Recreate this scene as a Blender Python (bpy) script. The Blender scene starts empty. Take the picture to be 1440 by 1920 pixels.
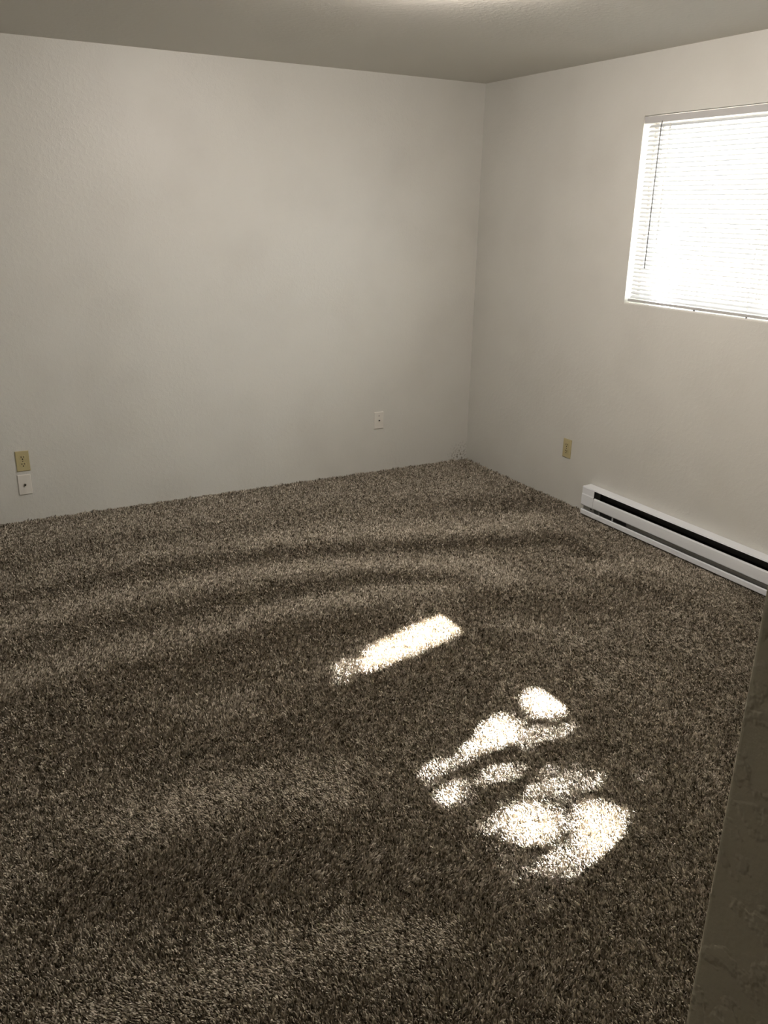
import bpy, bmesh, math, random
import numpy as np
from mathutils import Vector, Matrix

S = bpy.context.scene
COL = S.collection
R = math.radians

# ------------------------------------------------------------------ camera
CAM = (-3.4081, -4.8796, 1.6815)
AZ, PITCH, ROLL, FPX = 0.5112, -0.3418, 0.0196, 1591.43
F = Vector((math.sin(AZ)*math.cos(PITCH), math.cos(AZ)*math.cos(PITCH), math.sin(PITCH)))
RI = Vector((math.cos(AZ), -math.sin(AZ), 0)); UP = RI.cross(F)
R2 = RI*math.cos(ROLL) + UP*math.sin(ROLL); U2 = -RI*math.sin(ROLL) + UP*math.cos(ROLL)
cd = bpy.data.cameras.new('camera'); cam = bpy.data.objects.new('camera', cd); COL.objects.link(cam)
m = Matrix((R2, U2, -F)).transposed().to_4x4(); m.translation = Vector(CAM); cam.matrix_world = m
cd.sensor_fit = 'VERTICAL'; cd.sensor_height = 36.0; cd.lens = 36.0*FPX/1920.0; cd.clip_start = .02
S.camera = cam

# ------------------------------------------------------------------ light, sky, exposure
S.view_settings.view_transform = 'Standard'; S.view_settings.look = 'None'
S.view_settings.gamma = 1.0; S.view_settings.use_curve_mapping = False
S.view_settings.exposure = 0.11
SUN_K, SUN_M = 1.22, -0.37            # floor travel per metre of drop: -x by SUN_K, y by SUN_M
SUN_E = 560.0
SKY_L = 10.5
LAMP_E, LAMP_RIM = 108.0, 320.0  # ceiling lamp glass
w = bpy.data.worlds.new('sky'); S.world = w; w.use_nodes = True
nt = w.node_tree; nt.nodes.clear()
wo = nt.nodes.new('ShaderNodeOutputWorld'); bg = nt.nodes.new('ShaderNodeBackground')
sk = nt.nodes.new('ShaderNodeTexSky'); sk.sky_type = 'PREETHAM'; sk.turbidity = 5
sk.sun_direction = Vector((SUN_K, -SUN_M, 1)).normalized()
hs = nt.nodes.new('ShaderNodeHueSaturation'); hs.inputs['Saturation'].default_value = .25
mx = nt.nodes.new('ShaderNodeMix'); mx.data_type = 'RGBA'; mx.inputs[0].default_value = .75
mx.inputs[7].default_value = (.93, .98, 1.0, 1)
nt.links.new(sk.outputs[0], hs.inputs['Color']); nt.links.new(hs.outputs[0], mx.inputs[6])
nt.links.new(mx.outputs[2], bg.inputs[0]); nt.links.new(bg.outputs[0], wo.inputs[0])
bg.inputs[1].default_value = SKY_L
sl = bpy.data.lights.new('sun', 'SUN'); sl.energy = SUN_E; sl.angle = R(.53); sl.color = (1, .96, .985)
so = bpy.data.objects.new('sun', sl); COL.objects.link(so)
so.rotation_euler = Vector((SUN_K, -SUN_M, 1)).to_track_quat('Z', 'Y').to_euler()

# ------------------------------------------------------------------ helpers
def add_box(bm, x0, x1, y0, y1, z0, z1, bev=0, seg=2):
    v = [bm.verts.new((x, y, z)) for x in (x0, x1) for y in (y0, y1) for z in (z0, z1)]
    f = [bm.faces.new([v[i] for i in q]) for q in ((0,1,3,2),(4,6,7,5),(0,4,5,1),(2,3,7,6),(0,2,6,4),(1,5,7,3))]
    bmesh.ops.recalc_face_normals(bm, faces=f)
    if bev:
        es = list({e for q in f for e in q.edges})
        bmesh.ops.bevel(bm, geom=es, offset=bev, segments=seg, affect='EDGES', profile=.5)
def add_cyl(bm, p0, p1, r0, r1=None, n=16):
    p0, p1 = Vector(p0), Vector(p1); r1 = r0 if r1 is None else r1
    d = (p1-p0).normalized(); a = d.orthogonal().normalized(); b = d.cross(a)
    A = [bm.verts.new(p0+(a*math.cos(t)+b*math.sin(t))*r0) for t in [2*math.pi*i/n for i in range(n)]]
    B = [bm.verts.new(p1+(a*math.cos(t)+b*math.sin(t))*r1) for t in [2*math.pi*i/n for i in range(n)]]
    for i in range(n):
        q = bm.faces.new((A[i], A[(i+1)%n], B[(i+1)%n], B[i])); q.smooth = True
    bm.faces.new(A[::-1]); bm.faces.new(B)
def add_sweep(bm, prof, y0, y1, closed=True):
    """profile of (x, z) points swept along y"""
    A = [bm.verts.new((x, y0, z)) for x, z in prof]; B = [bm.verts.new((x, y1, z)) for x, z in prof]
    n = len(prof); fs = []
    for i in range(n if closed else n-1):
        fs.append(bm.faces.new((A[i], A[(i+1)%n], B[(i+1)%n], B[i])))
    if closed: fs += [bm.faces.new(A[::-1]), bm.faces.new(B)]
    bmesh.ops.recalc_face_normals(bm, faces=fs)
def strip(pts, t):
    """a bent sheet of thickness t following open (x, z) points -> closed profile"""
    out, back = [], []
    for i, p in enumerate(pts):
        a = Vector(pts[max(i-1, 0)]); b = Vector(pts[min(i+1, len(pts)-1)])
        d = (b-a).normalized(); n = Vector((-d.y, d.x))*t
        out.append(tuple(p)); back.append((p[0]+n.x, p[1]+n.y))
    return out + back[::-1]
def obj(name, bm, mt, parent=None, kind=None, label=None):
    me = bpy.data.meshes.new(name); bm.normal_update(); bm.to_mesh(me); bm.free()
    o = bpy.data.objects.new(name, me); COL.objects.link(o)
    if mt: me.materials.append(mt)
    if parent: o.parent = parent
    if kind: o['kind'] = kind
    if label: o['label'] = label
    return o
def thing(name, label, cat, loc=(0,0,0), rz=0, group=None):
    o = bpy.data.objects.new(name, None); COL.objects.link(o); o.empty_display_size = .05
    o.location = loc; o.rotation_euler = (0, 0, rz); o['label'] = label; o['category'] = cat
    if group: o['group'] = group
    return o
def tag(o, label, cat, group=None, kind=None):
    o['label'] = label; o['category'] = cat
    if group: o['group'] = group
    if kind: o['kind'] = kind
    return o
def mat(name, col, rough=.5, metal=0, spec=.5, bump=None, subs=0, trans=0):
    M = bpy.data.materials.new(name); M.use_nodes = True; t = M.node_tree
    b = t.nodes['Principled BSDF']
    b.inputs['Base Color'].default_value = (*col, 1); b.inputs['Roughness'].default_value = rough
    b.inputs['Metallic'].default_value = metal; b.inputs['Specular IOR Level'].default_value = spec
    if bump:
        tc = t.nodes.new('ShaderNodeTexCoord'); prev = None
        for sc, dist, strg, lo, hi in bump:
            nz = t.nodes.new('ShaderNodeTexNoise'); nz.inputs['Scale'].default_value = sc; nz.inputs['Detail'].default_value = 3
            t.links.new(tc.outputs['Object'], nz.inputs['Vector'])
            mr = t.nodes.new('ShaderNodeMapRange'); mr.interpolation_type = 'SMOOTHSTEP'
            mr.inputs['From Min'].default_value = lo; mr.inputs['From Max'].default_value = hi
            t.links.new(nz.outputs['Fac'], mr.inputs['Value'])
            bp = t.nodes.new('ShaderNodeBump'); bp.inputs['Strength'].default_value = strg; bp.inputs['Distance'].default_value = dist
            t.links.new(mr.outputs['Result'], bp.inputs['Height'])
            if prev: t.links.new(prev.outputs[0], bp.inputs['Normal'])
            prev = bp
        t.links.new(prev.outputs[0], b.inputs['Normal'])
    return M

# ------------------------------------------------------------------ materials
PAINT = (.648, .645, .608)
m_wall = mat('wall_paint', PAINT, .42, spec=.45, bump=[(42, .0025, .15, .46, .62), (160, .001, .18, .3, .7)])
# faint scuffs low on the wall
def add_scuffs(M):
    t = M.node_tree; b = t.nodes['Principled BSDF']
    tc = t.nodes.new('ShaderNodeTexCoord'); nz = t.nodes.new('ShaderNodeTexNoise')
    nz.inputs['Scale'].default_value = 2.2; nz.inputs['Detail'].default_value = 6
    t.links.new(tc.outputs['Object'], nz.inputs['Vector'])
    mr = t.nodes.new('ShaderNodeMapRange'); mr.inputs['From Min'].default_value = .45; mr.inputs['From Max'].default_value = .75
    t.links.new(nz.outputs['Fac'], mr.inputs['Value'])
    mixn = t.nodes.new('ShaderNodeMix'); mixn.data_type = 'RGBA'
    mixn.inputs[6].default_value = (*PAINT, 1); mixn.inputs[7].default_value = (PAINT[0]*.93, PAINT[1]*.925, PAINT[2]*.92, 1)
    t.links.new(mr.outputs[0], mixn.inputs[0]); t.links.new(mixn.outputs[2], b.inputs['Base Color'])
add_scuffs(m_wall)
m_back = m_wall.copy(); m_back.name = 'wall_paint_scuffed_corner'
t = m_back.node_tree; b = t.nodes['Principled BSDF']; src = b.inputs['Base Color'].links[0].from_socket
tc = t.nodes.new('ShaderNodeTexCoord'); mp = t.nodes.new('ShaderNodeMapping'); mp.inputs['Location'].default_value = (.05, 0, -.015); 
mp.vector_type = 'POINT'; ln_ = t.nodes.new('ShaderNodeVectorMath'); ln_.operation = 'LENGTH'
t.links.new(tc.outputs['Object'], mp.inputs[0]); t.links.new(mp.outputs[0], ln_.inputs[0])
fo_ = t.nodes.new('ShaderNodeMapRange'); fo_.inputs['From Min'].default_value = .13; fo_.inputs['From Max'].default_value = .02
t.links.new(ln_.outputs['Value'], fo_.inputs['Value'])
nz = t.nodes.new('ShaderNodeTexNoise'); nz.inputs['Scale'].default_value = 70; nz.inputs['Detail'].default_value = 5; t.links.new(tc.outputs['Object'], nz.inputs['Vector'])
nr = t.nodes.new('ShaderNodeMapRange'); nr.inputs['From Min'].default_value = .5; nr.inputs['From Max'].default_value = .62; t.links.new(nz.outputs['Fac'], nr.inputs['Value'])
mu = t.nodes.new('ShaderNodeMath'); mu.operation = 'MULTIPLY'; t.links.new(fo_.outputs[0], mu.inputs[0]); t.links.new(nr.outputs[0], mu.inputs[1])
mc = t.nodes.new('ShaderNodeMix'); mc.data_type = 'RGBA'; mc.inputs[7].default_value = (.20, .18, .145, 1)
t.links.new(mu.outputs[0], mc.inputs[0]); t.links.new(src, mc.inputs[6]); t.links.new(mc.outputs[2], b.inputs['Base Color'])
m_ceil = mat('ceiling_paint', (.66, .645, .595), .6, spec=.3, bump=[(45, .003, .15, .46, .62)])
m_trimw = mat('white_trim', (.80, .79, .76), .35)
m_backing = mat('carpet_backing', (.13, .105, .08), .95)
m_almond = mat('almond_plastic', (.47, .41, .23), .35)
m_whitep = mat('white_plastic', (.72, .70, .65), .35)
m_dark = mat('dark_hole', (.012, .011, .009), .7)
m_chrome = mat('nickel', (.55, .53, .5), .25, metal=1)
m_heat = mat('heater_enamel', (.84, .87, .91), .38, bump=[(120, .0003, .1, .3, .7)])
m_heatin = mat('heater_grey_steel', (.30, .295, .28), .45)
m_black = mat('heater_black', (.012, .011, .010), .6)
m_fin = mat('heater_fin', (.10, .095, .09), .4, metal=1)
m_alu = mat('mill_aluminium', (.80, .79, .77), .22, metal=1)
m_head = mat('headrail_enamel', (.50, .50, .50), .4)
m_bark = mat('bark', (.12, .09, .065), .9, bump=[(14, .03, .8, .3, .7)])
m_patio = mat('bare_ground', (.22, .20, .165), .9, bump=[(30, .004, .4, .3, .7)])
m_stucco = mat('exterior_stucco', (.55, .50, .42), .9, bump=[(60, .005, .5, .3, .7)])
m_cord = mat('blind_cord', (.75, .75, .73), .7)
m_wand = mat('clear_grey_wand', (.22, .23, .24), .2)
def translucent(name, col, fac, tcol=None, rough=.5):
    M = bpy.data.materials.new(name); M.use_nodes = True; t = M.node_tree; b = t.nodes['Principled BSDF']
    b.inputs['Base Color'].default_value = (*col, 1); b.inputs['Roughness'].default_value = rough
    tr = t.nodes.new('ShaderNodeBsdfTranslucent'); tr.inputs[0].default_value = (*(tcol or col), 1)
    ms = t.nodes.new('ShaderNodeMixShader'); ms.inputs[0].default_value = fac
    t.links.new(b.outputs[0], ms.inputs[1]); t.links.new(tr.outputs[0], ms.inputs[2])
    t.links.new(ms.outputs[0], t.nodes['Material Output'].inputs['Surface']); return M
m_slat = translucent('blind_slat_vinyl', (.60, .62, .64), .03)
m_leaf = translucent('leaf', (.09, .16, .04), .3, (.14, .25, .04))
m_glass = bpy.data.materials.new('window_glass'); m_glass.use_nodes = True
t = m_glass.node_tree; t.nodes.remove(t.nodes['Principled BSDF'])
tp = t.nodes.new('ShaderNodeBsdfTransparent'); tp.inputs[0].default_value = (.96, .97, .96, 1)
gl = t.nodes.new('ShaderNodeBsdfGlossy'); gl.inputs['Roughness'].default_value = .02
fr = t.nodes.new('ShaderNodeFresnel'); fr.inputs[0].default_value = 1.45
ms = t.nodes.new('ShaderNodeMixShader'); ge = t.nodes.new('ShaderNodeNewGeometry')   # reflect on the entering face only
fm = t.nodes.new('ShaderNodeMath'); fm.operation = 'SUBTRACT'; fm.use_clamp = True
t.links.new(fr.outputs[0], fm.inputs[0]); t.links.new(ge.outputs['Backfacing'], fm.inputs[1]); t.links.new(fm.outputs[0], ms.inputs[0])
t.links.new(tp.outputs[0], ms.inputs[1]); t.links.new(gl.outputs[0], ms.inputs[2])
t.links.new(ms.outputs[0], t.nodes['Material Output'].inputs['Surface'])

# ------------------------------------------------------------------ room shell
H = 2.44; ZF = -.010                       # ZF: carpet backing; pile tips reach z = 0
XL, YB = -4.15, -6.4                       # left wall, far end of the entry hall
EX, EY = -2.749, -4.426                    # corner of the entry partition beside the camera
WY0, WY1, WZ0, WZ1 = -1.404, -2.93, 1.230, 2.152
T = .14
def box_obj(name, x0, x1, y0, y1, z0, z1, mt, bev=0, **k):
    bm = bmesh.new(); add_box(bm, x0, x1, y0, y1, z0, z1, bev); return obj(name, bm, mt, **k)
box_obj('floor', XL-.1, T, YB-.1, .1, ZF-.15, ZF, m_backing, kind='structure')
box_obj('ceiling', XL-.1, T, YB-.1, .1, H, H+.12, m_ceil, kind='structure')
box_obj('wall_back', XL-.1, T, 0, .1, ZF, H, m_back, kind='structure')
box_obj('wall_left', XL-.1, XL, YB, 0, ZF, H, m_wall, kind='structure')
m_brown_panel = mat('dark_brown_panel', (.13, .085, .045), .5, bump=[(9, .002, .3, .3, .7)])
dr = box_obj('added_brown_panel_1', XL+.001, XL+.036, -6.1, -3.75, ZF, 2.03, m_brown_panel, .004, kind='structure')  # unseen panel added to darken and warm the bounce onto the partition
box_obj('wall_hall', XL-.1, EX+.2, YB-.1, YB, ZF, H, m_wall, kind='structure')
bm = bmesh.new()                           # right wall with the window opening cut as four blocks sharing edges
ys = [0, WY0, WY1, -4.6]; zs = [ZF, WZ0, WZ1, H]
def grid_wall(bm):
    V = {}
    for sx in (0, T):
        for j in range(4):
            for k in range(4): V[sx, j, k] = bm.verts.new((sx, ys[j], zs[k]))
    for sx in (0, T):
        for j in range(3):
            for k in range(3):
                if (j, k) != (1, 1): bm.faces.new((V[sx,j,k], V[sx,j+1,k], V[sx,j+1,k+1], V[sx,j,k+1]))
    for a, b in (((1,1),(2,1)), ((2,1),(2,2)), ((2,2),(1,2)), ((1,2),(1,1))):
        bm.faces.new((V[0,*a], V[0,*b], V[T,*b], V[T,*a]))
    for j in range(3):
        for k in (0, 3): bm.faces.new((V[0,j,k], V[0,j+1,k], V[T,j+1,k], V[T,j,k]))
    for k in range(3):
        for j in (0, 3): bm.faces.new((V[0,j,k], V[0,j,k+1], V[T,j,k+1], V[T,j,k]))
    bmesh.ops.recalc_face_normals(bm, faces=bm.faces)
grid_wall(bm); wr = obj('wall_right', bm, m_wall, kind='structure')
# L-shaped partition: front wall of the bedroom turning into the entry wall beside the camera
bm = bmesh.new()
pts = [(EX, EY), (0, EY), (0, EY-.12), (EX+.12, EY-.12), (EX+.12, YB), (EX, YB)]
A = [bm.verts.new((x, y, ZF)) for x, y in pts]; B = [bm.verts.new((x, y, H)) for x, y in pts]
for i in range(6): bm.faces.new((A[i], A[(i+1)%6], B[(i+1)%6], B[i]))
bm.faces.new(A); bm.faces.new(B[::-1]); bmesh.ops.recalc_face_normals(bm, faces=bm.faces)
e = [e for e in bm.edges if all(abs(v.co.x-EX) < 1e-5 and abs(v.co.y-EY) < 1e-5 for v in e.verts)]
bmesh.ops.bevel(bm, geom=e, offset=.006, segments=4, affect='EDGES', profile=.5)
m_part = mat('wall_paint_warm_light', (.65, .62, .50), .5, spec=.4, bump=[(30, .004, .5, .50, .62), (110, .001, .3, .3, .7)])  # wall paint yellowed: warm light on the partition put into the colour
obj('wall_front', bm, m_part, kind='structure')

# ceiling lamp in the middle of the bedroom, just above the top of the photo
lamp = thing('ceiling_lamp', 'round frosted flush ceiling lamp lighting the middle of the ceiling', 'ceiling lamp', (-1.655, -2.138, H))
bm = bmesh.new(); add_cyl(bm, (0,0,-.012), (0,0,0), .118, n=48); obj('lamp_base', bm, m_trimw, lamp)
def glow(name, e):
    M = bpy.data.materials.new(name); M.use_nodes = True; b = M.node_tree.nodes['Principled BSDF']
    b.inputs['Base Color'].default_value = (.9, .88, .84, 1)
    b.inputs['Emission Color'].default_value = (1, .90, .82, 1); b.inputs['Emission Strength'].default_value = e
    return M
bm = bmesh.new(); n = 48                  # clear-edged glass drum, brighter round the rim than through the frosted bottom
A = [[bm.verts.new((.14*math.cos(6.28319*i/n), .14*math.sin(6.28319*i/n), zz)) for i in range(n)] for zz in (-.006, -.054)]
for i in range(n): bm.faces.new((A[0][i], A[1][i], A[1][(i+1)%n], A[0][(i+1)%n])).smooth = True
obj('lamp_rim', bm, glow('lamp_rim_glass', LAMP_RIM), lamp)
bm = bmesh.new(); bm.faces.new([bm.verts.new((.139*math.cos(-6.28319*i/n), .139*math.sin(-6.28319*i/n), -.054)) for i in range(n)])
obj('lamp_diffuser', bm, glow('lamp_bottom_glass', LAMP_E), lamp)

# ------------------------------------------------------------------ window
win = bpy.data.objects.new('window_1', None); COL.objects.link(win); win['kind'] = 'structure'
FX0, FX1 = .085, .135
bm = bmesh.new(); fw = .022
for y0, y1, z0, z1 in ((WY0-fw, WY0, WZ0, WZ1), (WY1, WY1+fw, WZ0, WZ1), (WY1+fw, WY0-fw, WZ0, WZ0+.03), (WY1+fw, WY0-fw, WZ1-.03, WZ1)):
    add_box(bm, FX0, FX1, y0, y1, z0, z1, .002, 1)
obj('window_frame', bm, m_trimw, win)
ym = (WY0+WY1)/2
for k, (a, b_, x) in enumerate(((WY1+fw-.008, ym+.02, .095), (ym-.02, WY0-fw+.008, .115))):
    bm = bmesh.new(); q = .014; z0, z1 = WZ0+.03, WZ1-.03
    for y0, y1, c0, c1 in ((a, a+q, z0, z1), (b_-q, b_, z0, z1), (a+q, b_-q, z0, z0+q), (a+q, b_-q, z1-q, z1)):
        add_box(bm, x, x+.018, y0, y1, c0, c1, .0015, 1)
    sash = obj('sash', bm, m_trimw, win)
    bm = bmesh.new(); add_box(bm, x+.007, x+.011, a+q-.003, b_-q+.003, z0+q-.003, z1-q+.003)
    obj('glass_pane', bm, m_glass, sash)
# painted stool board on the bottom of the opening
bm = bmesh.new(); add_box(bm, .002, .084, WY1+.001, WY0-.001, WZ0, WZ0+.008, .002, 2)
m_sill = mat('sill_gloss_paint', (.82, .81, .78), .16, spec=.9)
obj('window_sill', bm, m_sill, win)

# ------------------------------------------------------------------ mini blind
BY0, BY1 = WY0-.010, WY1+.010
bl = thing('window_blind', 'white horizontal mini blind lowered inside the bright window', 'window blind', (0, 0, WZ0))
z = lambda v: v - WZ0
bm = bmesh.new(); add_sweep(bm, strip([(.034, z(2.147)), (.034, z(2.117)), (.003, z(2.117)), (.003, z(2.147))], .0012), WY0-.004, WY1+.004)
for y in (WY0-.004, WY1+.006): add_box(bm, .003, .034, y-.002, y, z(2.117), z(2.147))
obj('headrail', bm, m_head, bl)
TILT = R(38); PITCHZ = .0213; SW = .0125; SX = .020
bm = bmesh.new(); zz = 2.102; n = 0
while zz > 1.268:
    rows = []
    for s in (-1, -.5, 0, .5, 1):
        crown = .0022*(1-s*s)
        x = s*SW*math.cos(TILT) - crown*math.sin(TILT); h = s*SW*math.sin(TILT) + crown*math.cos(TILT)
        rows.append((SX+x, z(zz)+h))
    jit = random.Random(n).uniform(-.0006, .0006)
    yy = [BY0-.018 + (BY1+.002-(BY0-.018))*i/6 for i in range(7)]
    V = [[bm.verts.new((x, y, h+jit)) for x, h in rows] for y in yy]
    for i in range(6):
        for j in range(4):
            f = bm.faces.new((V[i][j], V[i+1][j], V[i+1][j+1], V[i][j+1])); f.smooth = True
    zz -= PITCHZ; n += 1
sl_ = obj('slats', bm, m_slat, bl)
bm = bmesh.new(); add_box(bm, SX-.0125, SX+.0125, BY1+.002, BY0-.004, z(1.244), z(1.258), .003, 3)
rail = obj('bottom_rail', bm, m_head, bl, label='grey bottom rail just above the sill')
for y in (-1.87, -2.18, -2.62):
    bm = bmesh.new(); add_cyl(bm, (SX-.004, y, z(1.2385)), (SX-.004, y, z(1.2455)), .0045, n=12); obj('rail_button', bm, m_wand, rail)
for y in (-1.578, -1.88, -2.18, -2.62):
    bm = bmesh.new()
    for x in (SX-.0118, SX+.0118): add_cyl(bm, (x, y, z(1.252)), (x, y, z(2.11)), .0006, n=6)
    add_cyl(bm, (SX, y+.004, z(1.252)), (SX, y+.004, z(2.11)), .0008, n=6)
    obj('ladder_cord', bm, m_cord, bl)
bm = bmesh.new(); add_cyl(bm, (-.003, -1.525, z(1.42)), (-.001, -1.525, z(2.10)), .0034, n=6)
wd = obj('tilt_wand', bm, m_wand, bl, label='grey hexagonal tilt wand')
bm = bmesh.new(); add_cyl(bm, (-.001, -1.525, z(2.098)), (.004, -1.525, z(2.122)), .003, n=8); obj('wand_hook', bm, m_wand, wd)
bm = bmesh.new(); add_cyl(bm, (.002, -1.578, z(1.55)), (.004, -1.578, z(2.118)), .0009, n=6); add_cyl(bm, (.002, -1.582, z(1.55)), (.004, -1.582, z(2.118)), .0009, n=6)
lc = obj('lift_cord', bm, m_cord, bl)
bm = bmesh.new(); add_cyl(bm, (.003, -1.580, z(2.085)), (.003, -1.580, z(2.100)), .0045, .003, n=12); obj('cord_lock', bm, m_whitep, lc)

# ------------------------------------------------------------------ electric outlets and wall plates (local frame: x right, z up, -y out of the wall)
def plate(root, mt, name='cover_plate'):
    bm = bmesh.new(); W, Hh, D = .035, .057, .0070; i = .0035
    a = [bm.verts.new((x, 0, zz)) for x, zz in ((-W,-Hh),(W,-Hh),(W,Hh),(-W,Hh))]
    m_ = [bm.verts.new((x, -.0048, zz)) for x, zz in ((-W,-Hh),(W,-Hh),(W,Hh),(-W,Hh))]
    c = [bm.verts.new((x, -D, zz)) for x, zz in ((-W+i,-Hh+i),(W-i,-Hh+i),(W-i,Hh-i),(-W+i,Hh-i))]
    for k in range(4):
        bm.faces.new((a[k], a[(k+1)%4], m_[(k+1)%4], m_[k])); bm.faces.new((m_[k], m_[(k+1)%4], c[(k+1)%4], c[k]))
    bm.faces.new(c); bmesh.ops.recalc_face_normals(bm, faces=bm.faces)
    return obj(name, bm, mt, root)
def screw(root, zc, mt, r=.0028, y=-.0070):
    bm = bmesh.new(); add_cyl(bm, (0, y+.001, zc), (0, y-.0008, zc), r, n=14); return obj('screw', bm, mt, root)
def make_outlet(label, loc, rz):
    r = thing('electrical_outlet', label, 'electrical outlet', loc, rz, 'almond duplex outlets low on the walls')
    plate(r, m_almond)
    for zc in (.0195, -.0195):
        bm = bmesh.new(); n = 24; V = []
        for i in range(n):
            a = 2*math.pi*i/n; V.append((max(-.0170, min(.0170, .0172*math.cos(a)*1.05)), max(-.0132, min(.0132, .0172*math.sin(a)))))
        A = [bm.verts.new((x, -.0065, zc+h)) for x, h in V]; B = [bm.verts.new((x*.96, -.0083, zc+h*.96)) for x, h in V]
        for i in range(n): bm.faces.new((A[i], A[(i+1)%n], B[(i+1)%n], B[i]))
        bm.faces.new(B); bmesh.ops.recalc_face_normals(bm, faces=bm.faces)
        fc = obj('receptacle_face', bm, m_almond, r)
        for x, hh in ((-.0064, .0045), (.0064, .0038)):
            bm = bmesh.new(); add_box(bm, x-.0019, x+.0019, -.0088, -.0076, zc+.0045-hh, zc+.0045+hh); obj('blade_slot', bm, m_dark, fc)
        bm = bmesh.new(); add_cyl(bm, (0, -.0076, zc-.0072), (0, -.0088, zc-.0072), .0036, n=14); obj('ground_hole', bm, m_dark, fc)
    screw(r, 0, m_dark, .0026)
    return r
def make_jack(label, loc, extra):
    r = thing('cable_wall_plate', label, 'wall plate', loc, 0, 'white jack plates on the back wall')
    plate(r, m_whitep)
    bm = bmesh.new(); add_cyl(bm, (0, -.0065, 0), (0, -.0092, 0), .0075, n=6); j = obj('jack_nut', bm, m_chrome if not extra else m_whitep, r)
    bm = bmesh.new(); add_cyl(bm, (0, -.0092, 0), (0, -.0165, 0), .0046, n=16); obj('jack_barrel', bm, m_chrome if not extra else m_dark, j)
    bm = bmesh.new(); add_cyl(bm, (0, -.0164, 0), (0, -.0168, 0), .0032, n=12); obj('jack_hole', bm, m_dark, j)
    if extra:
        bm = bmesh.new(); add_cyl(bm, (0, -.0065, .031), (0, -.0078, .031), .0042, n=14); obj('upper_hole', bm, m_heatin, r, label='small dark hole above the jack')
    else:
        screw(r, .042, m_whitep)
    screw(r, -.042, m_whitep)
    return r
make_outlet('almond outlet at the left end of the back wall, directly above a white cable plate', (-2.955, 0, .345), 0)
make_outlet('almond duplex outlet on the right wall between the corner and the baseboard heater', (0, -1.065, .339), -math.pi/2)
make_jack('white cable plate directly below the left outlet on the back wall', (-2.9585, 0, .2105), False)
make_jack('white jack plate with two small dark holes alone near the corner on the back wall', (-.727, 0, .353), True)

# ------------------------------------------------------------------ baseboard heater
HY0, HL, HH, HD = -1.299, 1.83, .172, .062; Z0 = .006
ht = thing('baseboard_heater', 'long white electric baseboard heater along the right wall under the window', 'baseboard heater', (0, HY0, Z0))
y0, y1 = 0, -HL; EC = .098
bm = bmesh.new(); add_box(bm, -.004, -.0005, y1, y0, .0, HH-.002); obj('back_panel', bm, m_heatin, ht)
bm = bmesh.new(); add_sweep(bm, strip([(-.001, HH), (-.060, HH-.003), (-.0618, HH-.0075), (-.059, HH-.0078)], -.0014), y0, y1)
obj('top_panel', bm, m_heat, ht)
bm = bmesh.new(); add_sweep(bm, strip([(-.052, .118), (-.0595, .117), (-.0618, .114), (-.0625, .092), (-.0618, .062), (-.0595, .058), (-.054, .057)], -.0014), -EC-.0005, y1+EC)
obj('front_cover', bm, m_heat, ht)
bm = bmesh.new(); add_sweep(bm, strip([(-.054, .0285), (-.059, .0285), (-.0615, .026), (-.0615, .003), (-.058, .0), (-.002, .0)], -.0014), y0, y1)
obj('bottom_rail', bm, m_heat, ht)
for s, (a, b_) in enumerate(((y0, -EC), (y1+EC, y1))):
    bm = bmesh.new()
    add_sweep(bm, strip([(-.056, HH-.006), (-.0600, HH-.011), (-.0608, .128), (-.0635, .122), (-.0640, .062), (-.0600, .056), (-.02, .056)], -.0014), a, b_)
    ye = a if s == 0 else b_
    add_sweep(bm, [(-.002, .0), (-.061, .0), (-.061, .0275), (-.030, .030), (-.030, .056), (-.0635, .058), (-.0635, .122), (-.0605, .128), (-.0605, HH-.004), (-.002, HH-.001)], ye, ye+(-.0014 if s == 0 else .0014))
    cap = obj('end_cap', bm, m_heat, ht)
    # grey bracket with its knock-out, seen in the lower slot
    c0, c1 = (a-.004, b_+.004) if s == 0 else (a-.004, b_+.004)
    bm = bmesh.new(); add_box(bm, -.046, -.0445, min(c0, c1), max(c0, c1), .030, .056); br = obj('bracket', bm, m_heatin, cap)
    bm = bmesh.new(); add_cyl(bm, (-.0455, (a+b_)/2-.02, .043), (-.0475, (a+b_)/2-.02, .043), .006, n=14); obj('knockout', bm, m_dark, br)
bm = bmesh.new(); add_box(bm, -.040, -.0385, y1+.36, -.36, .034, .056); add_sweep(bm, strip([(-.042, .030), (-.042, .046), (-.030, .056)], -.001), -.36, y1+.36)
obj('lower_deflector', bm, m_heatin, ht)
bm = bmesh.new(); add_box(bm, -.043, -.041, -.35, -.135, .028, .058); obj('opening_shade_sheet', bm, m_black, ht)  # black sheet standing in for the shade inside the lower opening
bm = bmesh.new(); add_box(bm, -.050, -.006, y1+.10, -.10, .062, .064); add_box(bm, -.012, -.0045, y1+.10, -.10, .064, .160)
obj('element_tray', bm, m_black, ht)
bm = bmesh.new(); yy = -.14
add_cyl(bm, (-.030, -.11, .092), (-.030, y1+.11, .092), .004, n=10)
while yy > y1+.14:
    add_box(bm, -.048, -.014, yy-.0003, yy+.0003, .068, .116); yy -= .009
obj('heating_element', bm, m_fin, ht)
for yy in (-.14, -.25):
    bm = bmesh.new(); add_box(bm, -.052, -.006, yy-.002, yy+.002, .028, .060); obj('support_bracket', bm, m_heat if yy < -.2 else m_heatin, ht)

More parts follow.
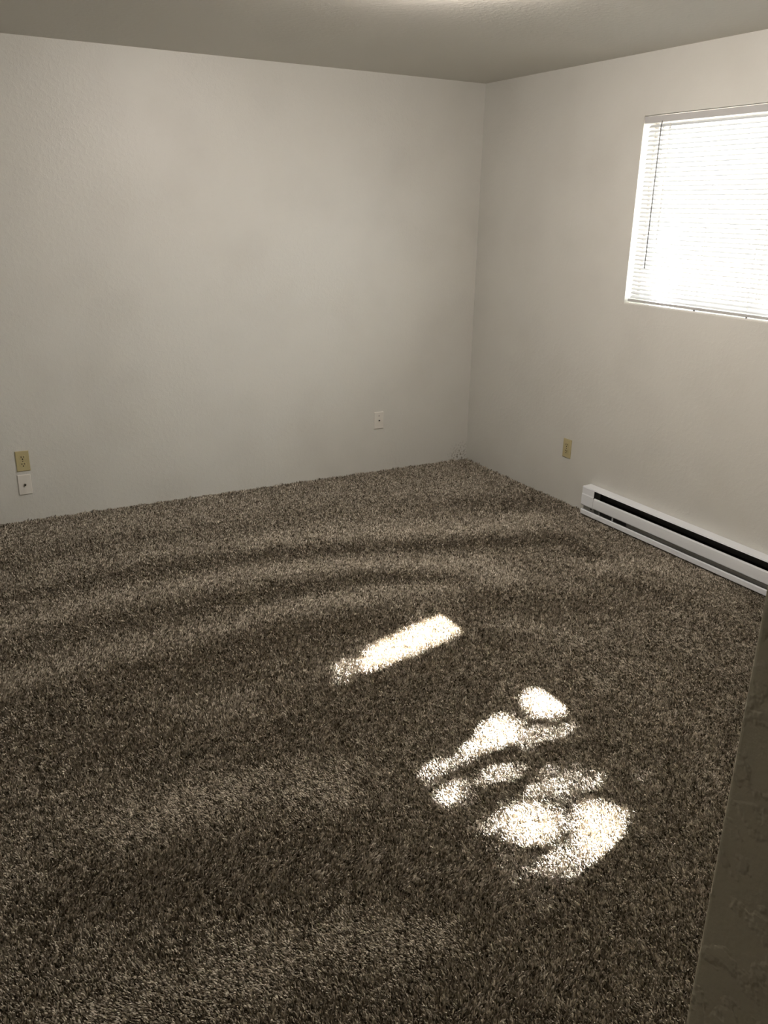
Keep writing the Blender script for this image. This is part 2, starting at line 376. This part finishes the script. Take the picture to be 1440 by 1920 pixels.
# ------------------------------------------------------------------ carpet: individual bent tufts, lean follows the vacuum and foot tracks
BANDS = [
    (0.5, 0.2, [(-3.15, -0.35), (-2.6, -0.32), (-2.02, -0.41), (-1.4, -0.51), (-0.47, -0.61)]),
    (-0.7, 0.18, [(-3.16, -0.51), (-2.37, -0.57), (-1.75, -0.54), (-1.06, -0.56), (-0.17, -0.99)]),
    (0.7, 0.12, [(-2.95, -0.76), (-2.42, -0.75), (-1.58, -0.91), (-0.87, -1.16), (-0.38, -1.26)]),
    (-0.9, 0.1, [(-3.22, -1.06), (-2.86, -0.98), (-2.35, -0.99), (-1.68, -1.12), (-1.14, -1.31), (-0.44, -1.56), (-0.44, -1.78)]),
    (0.8, 0.1, [(-3.24, -1.28), (-2.79, -1.22), (-2.55, -1.24), (-2.02, -1.23), (-1.51, -1.4), (-1.03, -1.64)]),
    (-0.9, 0.08, [(-3.27, -1.55), (-2.95, -1.46), (-2.5, -1.49), (-2.12, -1.49), (-1.59, -1.55), (-1.19, -1.79)]),
    (0.9, 0.1, [(-3.3, -1.79), (-2.9, -1.74), (-2.58, -1.75), (-2.19, -1.67), (-1.55, -1.74), (-1.01, -1.84)]),
    (-0.6, 0.12, [(-3.33, -2.08), (-2.74, -1.94), (-2.28, -1.88), (-1.83, -2.0)]),
    (0.9, 0.11, [(-2.7, -2.34), (-2.54, -2.34)]),
    (0.6, 0.06, [(-2.24, -2.29), (-1.9, -2.12)]),
    (-0.7, 0.11, [(-3.34, -2.25), (-2.89, -2.48), (-2.36, -2.59), (-1.81, -2.59)]),
    (0.8, 0.10, [(-3.04, -2.78), (-2.75, -2.77), (-2.45, -2.87)]),
    (-0.9, 0.12, [(-3.23, -2.98), (-2.9, -3.07), (-2.5, -3.23), (-2.3, -3.47)]),
    (0.9, 0.08, [(-3.3, -3.38), (-2.98, -3.41), (-2.72, -3.43), (-2.47, -3.54)]),
    (-0.6, 0.08, [(-2.5, -3.74), (-2.2, -3.77)]),
    (0.7, 0.06, [(-1.3, -2.27), (-1.15, -2.45), (-1.16, -2.65)]),
    (0.6, 0.07, [(-1.27, -2.83), (-1.07, -2.75)]),
    (0.7, 0.1, [(-0.51, -1.94), (-0.26, -2.02), (-0.2, -2.28)]),
    (0.8, 0.08, [(0.01, -2.2), (-0.37, -2.74), (-0.53, -2.92)]),
    (-0.8, 0.06, [(-0.58, -2.13), (-0.48, -2.31), (-0.44, -2.59), (-0.48, -2.8)]),
    (0.5, 0.06, [(-0.84, -2.5), (-0.77, -2.8), (-0.82, -3.06)]),
    (-0.6, 0.07, [(-1.27, -2.95), (-1.2, -3.18), (-1.43, -3.46)]),
    (-0.6, 0.1, [(-1.27, -1.98), (-1.08, -2.14), (-0.85, -2.32)]),
]
rng = np.random.default_rng(7)
def band_field(P):
    s = np.zeros(len(P), np.float32)
    for a, wd_, pl in BANDS:
        d2 = np.full(len(P), 1e9, np.float32)
        for (ax, ay), (bx, by) in zip(pl[:-1], pl[1:]):
            ux, uy = bx-ax, by-ay; L = ux*ux+uy*uy+1e-9
            tt = np.clip(((P[:, 0]-ax)*ux+(P[:, 1]-ay)*uy)/L, 0, 1)
            d2 = np.minimum(d2, (P[:, 0]-ax-tt*ux)**2+(P[:, 1]-ay-tt*uy)**2)
        s += a*np.exp(-d2/(2*(wd_*.75)**2))
    return np.clip(s, -1, 1)
def value_noise(P, scale, seed):
    r = np.random.default_rng(seed); G = r.standard_normal((256, 256)).astype(np.float32)
    q = P/scale + 100; i = np.floor(q).astype(int); f = (q-i).astype(np.float32); f = f*f*(3-2*f)
    g = lambda a, b: G[(i[:, 0]+a) % 256, (i[:, 1]+b) % 256]
    return (g(0,0)*(1-f[:,0])+g(1,0)*f[:,0])*(1-f[:,1]) + (g(0,1)*(1-f[:,0])+g(1,1)*f[:,0])*f[:,1]
DENS = 1.0
def tuft_field(x0, x1, y0, y1, sp):
    nx, ny = int((x1-x0)/sp), int((y1-y0)/sp)
    g = np.stack(np.meshgrid(np.arange(nx), np.arange(ny), indexing='ij'), -1).reshape(-1, 2).astype(np.float32)
    return np.column_stack([x0+(g[:, 0]+rng.random(len(g)))*sp, y0+(g[:, 1]+rng.random(len(g)))*sp]), np.full(nx*ny, sp)
parts = [tuft_field(-3.75, 0, EY+.02, -2.45, .0040), tuft_field(-3.9, 0, -2.45, -1.2, .0046), tuft_field(-4.15, 0, -1.2, 0, .0054),
         tuft_field(XL, -3.9, -2.45, -1.2, .008), tuft_field(XL, -3.75, EY+.02, -2.45, .008)]
NEAR = len(parts[0][0])                    # tufts closest to the doorway get rounder geometry
P = np.concatenate([p for p, s in parts]); SP = np.concatenate([s for p, s in parts])
N = len(P); print('tufts', N)
s = band_field(P)
AWAY = np.array([.55, .835])             # lean of the brushed-light tracks
n1, n2 = value_noise(P, .030, 1), value_noise(P, .030, 2); n3, n4 = value_noise(P, .012, 3), value_noise(P, .012, 4)
nf = np.clip((-2.2-P[:, 1])/.6, 0, 1)[:, None]      # nearer the doorway the pile is combed sideways
lean = (AWAY[None, :]*(1-nf)+np.array([-.90, .42])[None, :]*nf)*(s*1.05)[:, None]+np.array([-.42, .20])[None, :]*nf + np.column_stack([n1, n2])*.22 + np.column_stack([n3, n4])*.32 + rng.normal(0, .40, (N, 2))
L = np.linalg.norm(lean, axis=1); lean *= (np.minimum(L, 1.3)/np.maximum(L, 1e-6))[:, None]; L = np.minimum(L, 1.3)
ln = (.0118 + rng.normal(0, .0014, N))*(1+np.clip((.03-np.minimum(-P[:, 0], -P[:, 1]))/.03, 0, 1)*np.clip(.25+.5*n1, 0, .9))
wd_ = np.maximum(.0050, SP*1.0)*(.8+.4*rng.random(N))
az = rng.random(N)*math.pi; wv = np.column_stack([np.cos(az), np.sin(az)])
def bend(t):                              # position along the tuft: starts upright, bows over
    th = L*t*1.15
    k = np.where(L > 1e-3, L*1.15, 1e-3)
    hx = (1-np.cos(k*t))/k; hz = np.sin(k*t)/k
    dirn = lean/np.maximum(L, 1e-6)[:, None]
    return dirn*(hx*ln)[:, None], hz*ln
o1, z1 = bend(.55); o2, z2 = bend(1.0); twist = rng.normal(0, .5, N)
wv2 = np.column_stack([np.cos(az+twist), np.sin(az+twist)]); tz = rng.normal(0, .0008, N)
base = np.column_stack([P, np.full(N, ZF)]); mid = np.column_stack([P+o1, ZF+z1]); top = np.column_stack([P+o2, ZF+z2])
w3 = np.column_stack([wv, np.zeros(N)]); w4 = np.column_stack([wv2, tz/.002])
w4 /= np.linalg.norm(w4, axis=1)[:, None]
tg = top-mid; tg /= np.linalg.norm(tg, axis=1)[:, None]
nn = np.cross(tg, w4); nn /= np.linalg.norm(nn, axis=1)[:, None]; nn *= np.where(nn[:, 2] < 0, -1, 1)[:, None]
W = wd_[:, None]
A = slice(0, NEAR); B = slice(NEAR, N)
V1 = np.stack([base-w3*W*.35, base+w3*W*.35,
               mid-w4*W*.5, mid+nn*W*.30, mid+w4*W*.5,
               top-w4*W*.30-tg*W*.25, top+nn*W*.20, top+w4*W*.30-tg*W*.25], 1)[A].astype(np.float32)
V2 = np.stack([base-w3*W*.35, base+w3*W*.35, mid-w4*W*.5, mid+w4*W*.5, top-w4*W*.2, top+w4*W*.2], 1)[B].astype(np.float32)
VV = np.concatenate([V1.reshape(-1, 3), V2.reshape(-1, 3)])
VV[:, 0] = np.clip(VV[:, 0], XL+.001, -.001); VV[:, 1] = np.minimum(VV[:, 1], -.001)
n1_, n2_ = NEAR, N-NEAR
F1 = np.array([0, 3, 2,  0, 1, 3,  1, 4, 3,  2, 3, 6, 5,  3, 4, 7, 6], np.int32); C1 = np.array([3, 3, 3, 4, 4], np.int32)
F2 = np.array([0, 1, 3, 2,  2, 3, 5, 4], np.int32); C2 = np.array([4, 4], np.int32)
loops = np.concatenate([(np.arange(n1_, dtype=np.int32)*8)[:, None].repeat(17, 1).reshape(-1)+np.tile(F1, n1_),
                        n1_*8+(np.arange(n2_, dtype=np.int32)*6)[:, None].repeat(8, 1).reshape(-1)+np.tile(F2, n2_)])
cnt = np.concatenate([np.tile(C1, n1_), np.tile(C2, n2_)]); st = np.concatenate([[0], np.cumsum(cnt)[:-1]]).astype(np.int32)
me = bpy.data.meshes.new('carpet')
me.vertices.add(len(VV)); me.vertices.foreach_set('co', VV.reshape(-1))
me.loops.add(len(loops)); me.loops.foreach_set('vertex_index', loops)
me.polygons.add(len(cnt)); me.polygons.foreach_set('loop_start', st)
me.update(calc_edges=True); me.shade_smooth()
del V1, V2, VV, loops, base, mid, top, w3, w4, nn, tg, o1, o2
# yarn colour is a property of each tuft: blends of cream, taupe and dark brown fibre
tone = np.clip(.5 + .20*rng.standard_normal(N) + .13*value_noise(P, .008, 9), 0, 1).astype(np.float32)
at = me.attributes.new('tone', 'FLOAT', 'FACE'); at.data.foreach_set('value', np.concatenate([np.repeat(tone[:NEAR], 5), np.repeat(tone[NEAR:], 2)]))
m_carpet = bpy.data.materials.new('carpet_yarn'); m_carpet.use_nodes = True; t = m_carpet.node_tree; b = t.nodes['Principled BSDF']
an = t.nodes.new('ShaderNodeAttribute'); an.attribute_name = 'tone'
cr = t.nodes.new('ShaderNodeValToRGB'); cr.color_ramp.elements[0].color = (.060, .050, .033, 1); cr.color_ramp.elements[0].position = .12
cr.color_ramp.elements[1].color = (.80, .735, .63, 1); cr.color_ramp.elements[1].position = .92
e1 = cr.color_ramp.elements.new(.45); e1.color = (.33, .288, .224, 1)
t.links.new(an.outputs['Fac'], cr.inputs[0]); t.links.new(cr.outputs[0], b.inputs['Base Color'])
b.inputs['Roughness'].default_value = .85; b.inputs['Specular IOR Level'].default_value = .25
co = bpy.data.objects.new('carpet', me); COL.objects.link(co); me.materials.append(m_carpet)
tag(co, 'brown flecked cut pile carpet covering the whole floor with vacuum tracks', 'carpet', kind='stuff')

# ------------------------------------------------------------------ outside
box_obj('ground', T+.001, 30, -25, 25, -.35, -.20, m_patio, kind='structure')
box_obj('roof_eave', T, .80, -6.5, 2.5, 2.45, 2.60, m_stucco, kind='structure')
tree = thing('shade_tree', 'leafy tree outside the window on the right wall', 'tree', (3.7, -3.4, -.20))
def limb(pts, rs):
    bm = bmesh.new(); n = 10; rings = []
    for i, (p, r) in enumerate(zip(pts, rs)):
        d = (Vector(pts[min(i+1, len(pts)-1)])-Vector(pts[max(i-1, 0)])).normalized(); a = d.orthogonal().normalized(); c = d.cross(a)
        rings.append([bm.verts.new(Vector(p)+(a*math.cos(6.2832*k/n)+c*math.sin(6.2832*k/n))*r) for k in range(n)])
    for i in range(len(rings)-1):
        for k in range(n):
            f = bm.faces.new((rings[i][k], rings[i][(k+1)%n], rings[i+1][(k+1)%n], rings[i+1][k])); f.smooth = True
    bm.faces.new(rings[0][::-1]); bm.faces.new(rings[-1]); bmesh.ops.recalc_face_normals(bm, faces=bm.faces)
    return bm
obj('trunk', limb([(0,0,0), (.03,.02,.9), (0,.08,1.9), (.05,.2,2.9), (.02,.45,3.9), (0,.8,4.9)], [.17,.13,.12,.105,.08,.04]), m_bark, tree)
for pts, rs in (([(0,.1,2.3), (-.05,.8,3.1), (-.1,1.6,3.7), (0,2.6,4.3)], [.08,.06,.045,.02]),
                ([(.03,.3,3.3), (.2,1.2,4.0), (.1,2.2,4.7)], [.06,.045,.02]),
                ([(0,.1,2.6), (.1,-.6,3.4), (0,-1.3,4.2)], [.06,.04,.02]),
                ([(0,.2,2.9), (.7,.6,3.8), (1.2,.9,4.6)], [.05,.035,.02])):
    obj('branch', limb(pts, rs), m_bark, tree)
# leaves; openings in the crown let the sun through (located by where their light lands on the floor)
GAPS = [  # (leaf density left, outline of the light on the floor)
    (0, [(-2.057, -2.29), (-1.919, -2.157), (-1.674, -2.089), (-1.494, -2.042), (-1.451, -2.168), (-1.548, -2.23), (-1.733, -2.272), (-1.91, -2.319), (-2.035, -2.329)]),
    (0.45, [(-2.21, -2.266), (-2.168, -2.234), (-2.098, -2.223), (-2.092, -2.282), (-2.155, -2.339), (-2.212, -2.327)]),
    (0, [(-1.63, -2.761), (-1.505, -2.729), (-1.517, -2.887), (-1.583, -2.93), (-1.646, -2.859)]),
    (0, [(-1.952, -2.928), (-1.825, -2.831), (-1.746, -2.819), (-1.753, -2.905), (-1.827, -2.959), (-1.943, -2.967)]),
    (0.3, [(-1.764, -2.874), (-1.64, -2.851), (-1.577, -2.922), (-1.569, -2.993), (-1.684, -3.023), (-1.768, -3.013), (-1.826, -3.001), (-1.826, -2.966)]),
    (0.27, [(-2.193, -2.955), (-2.133, -2.923), (-1.935, -2.91), (-1.951, -2.963), (-2.132, -3.017), (-2.198, -3.027)]),
    (0.2, [(-2.239, -3.119), (-2.16, -3.076), (-2.019, -3.061), (-1.903, -3.074), (-1.906, -3.12), (-2.058, -3.13), (-2.166, -3.144), (-2.2, -3.167), (-2.231, -3.156)]),
    (0.22, [(-1.964, -3.235), (-1.803, -3.126), (-1.81, -3.2), (-1.81, -3.288), (-1.857, -3.305)]),
    (0.25, [(-1.792, -3.179), (-1.713, -3.189), (-1.687, -3.248), (-1.77, -3.279)]),
    (0.3, [(-1.599, -3.118), (-1.532, -3.091), (-1.541, -3.165), (-1.6, -3.178)]),
    (0.27, [(-1.584, -3.271), (-1.526, -3.255), (-1.545, -3.307), (-1.595, -3.318)]),
    (0, [(-2.059, -3.254), (-1.983, -3.259), (-1.913, -3.311), (-1.97, -3.391), (-2.039, -3.404), (-2.107, -3.344)]),
    (0, [(-1.867, -3.341), (-1.799, -3.335), (-1.767, -3.393), (-1.812, -3.474), (-1.894, -3.528), (-1.962, -3.516), (-1.952, -3.45)]),
    (0.27, [(-2.08, -3.407), (-1.979, -3.448), (-1.964, -3.52), (-2.042, -3.564), (-2.093, -3.515)]),
    (0, [(-2.067, -3.583), (-1.963, -3.55), (-1.832, -3.537), (-1.891, -3.588), (-2.02, -3.622), (-2.061, -3.617)]),
    (0.27, [(-2.196, -3.19), (-2.175, -3.201), (-2.182, -3.293), (-2.173, -3.358), (-2.199, -3.382), (-2.215, -3.288)]),
    (0.25, [(-2.173, -3.358), (-2.106, -3.405), (-2.099, -3.523), (-2.105, -3.573), (-2.162, -3.511), (-2.19, -3.431), (-2.199, -3.382)]),
    (0.3, [(-2.198, -3.545), (-2.145, -3.557), (-2.141, -3.616), (-2.203, -3.627), (-2.214, -3.588)]),
    (0.42, [(-1.732, -3.356), (-1.649, -3.428), (-1.681, -3.491), (-1.826, -3.541), (-1.819, -3.47)]),
    (0.42, [(-2.058, -3.13), (-2.008, -3.213), (-2.134, -3.355), (-2.163, -3.239)]),
]
r2 = np.random.default_rng(11)
NL = 110000
q = r2.normal(0, 1, (NL, 3)); q /= np.linalg.norm(q, axis=1)[:, None]; q *= r2.random(NL)[:, None]**(1/3)
Lp = np.array([3.75, -2.0, 4.05]) + q*np.array([1.15, 2.3, 1.35])
fx = Lp[:, 0]-Lp[:, 2]*SUN_K; fy = Lp[:, 1]+Lp[:, 2]*SUN_M
def inside(px, py, poly):
    ins = np.zeros(len(px), bool); n = len(poly)
    for i in range(n):
        (xa, ya), (xb, yb) = poly[i], poly[(i+1) % n]
        if ya == yb: continue
        ins ^= ((ya > py) != (yb > py)) & (px < (xb-xa)*(py-ya)/(yb-ya)+xa)
    return ins
keep = np.ones(NL)
for pr, poly in GAPS:
    cx = sum(p[0] for p in poly)/len(poly); cy = sum(p[1] for p in poly)/len(poly)
    grow = []
    for x, y in poly:
        l = math.hypot(x-cx, y-cy); g = 1+.011/l; grow.append((cx+(x-cx)*g, cy+(y-cy)*g))
    keep = np.where(inside(fx, fy, grow), np.minimum(keep, pr), keep)
Lp = Lp[r2.random(NL) < keep]; NL = len(Lp)
d1 = r2.normal(0, 1, (NL, 3)); d1 /= np.linalg.norm(d1, axis=1)[:, None]
d2 = np.cross(d1, r2.normal(0, 1, (NL, 3))); d2 /= np.linalg.norm(d2, axis=1)[:, None]
a_ = (.026+.012*r2.random(NL))[:, None]; b_ = a_*.52
V = np.stack([Lp-d1*a_, Lp-d1*a_*.2+d2*b_, Lp+d1*a_, Lp-d1*a_*.2-d2*b_], 1)-np.array(tree.location)
me = bpy.data.meshes.new('foliage'); me.from_pydata(V.reshape(-1, 3).tolist(), [], (np.arange(NL*4).reshape(-1, 4)).tolist())
fo = bpy.data.objects.new('foliage', me); COL.objects.link(fo); me.materials.append(m_leaf); fo.parent = tree; fo['kind'] = 'stuff'
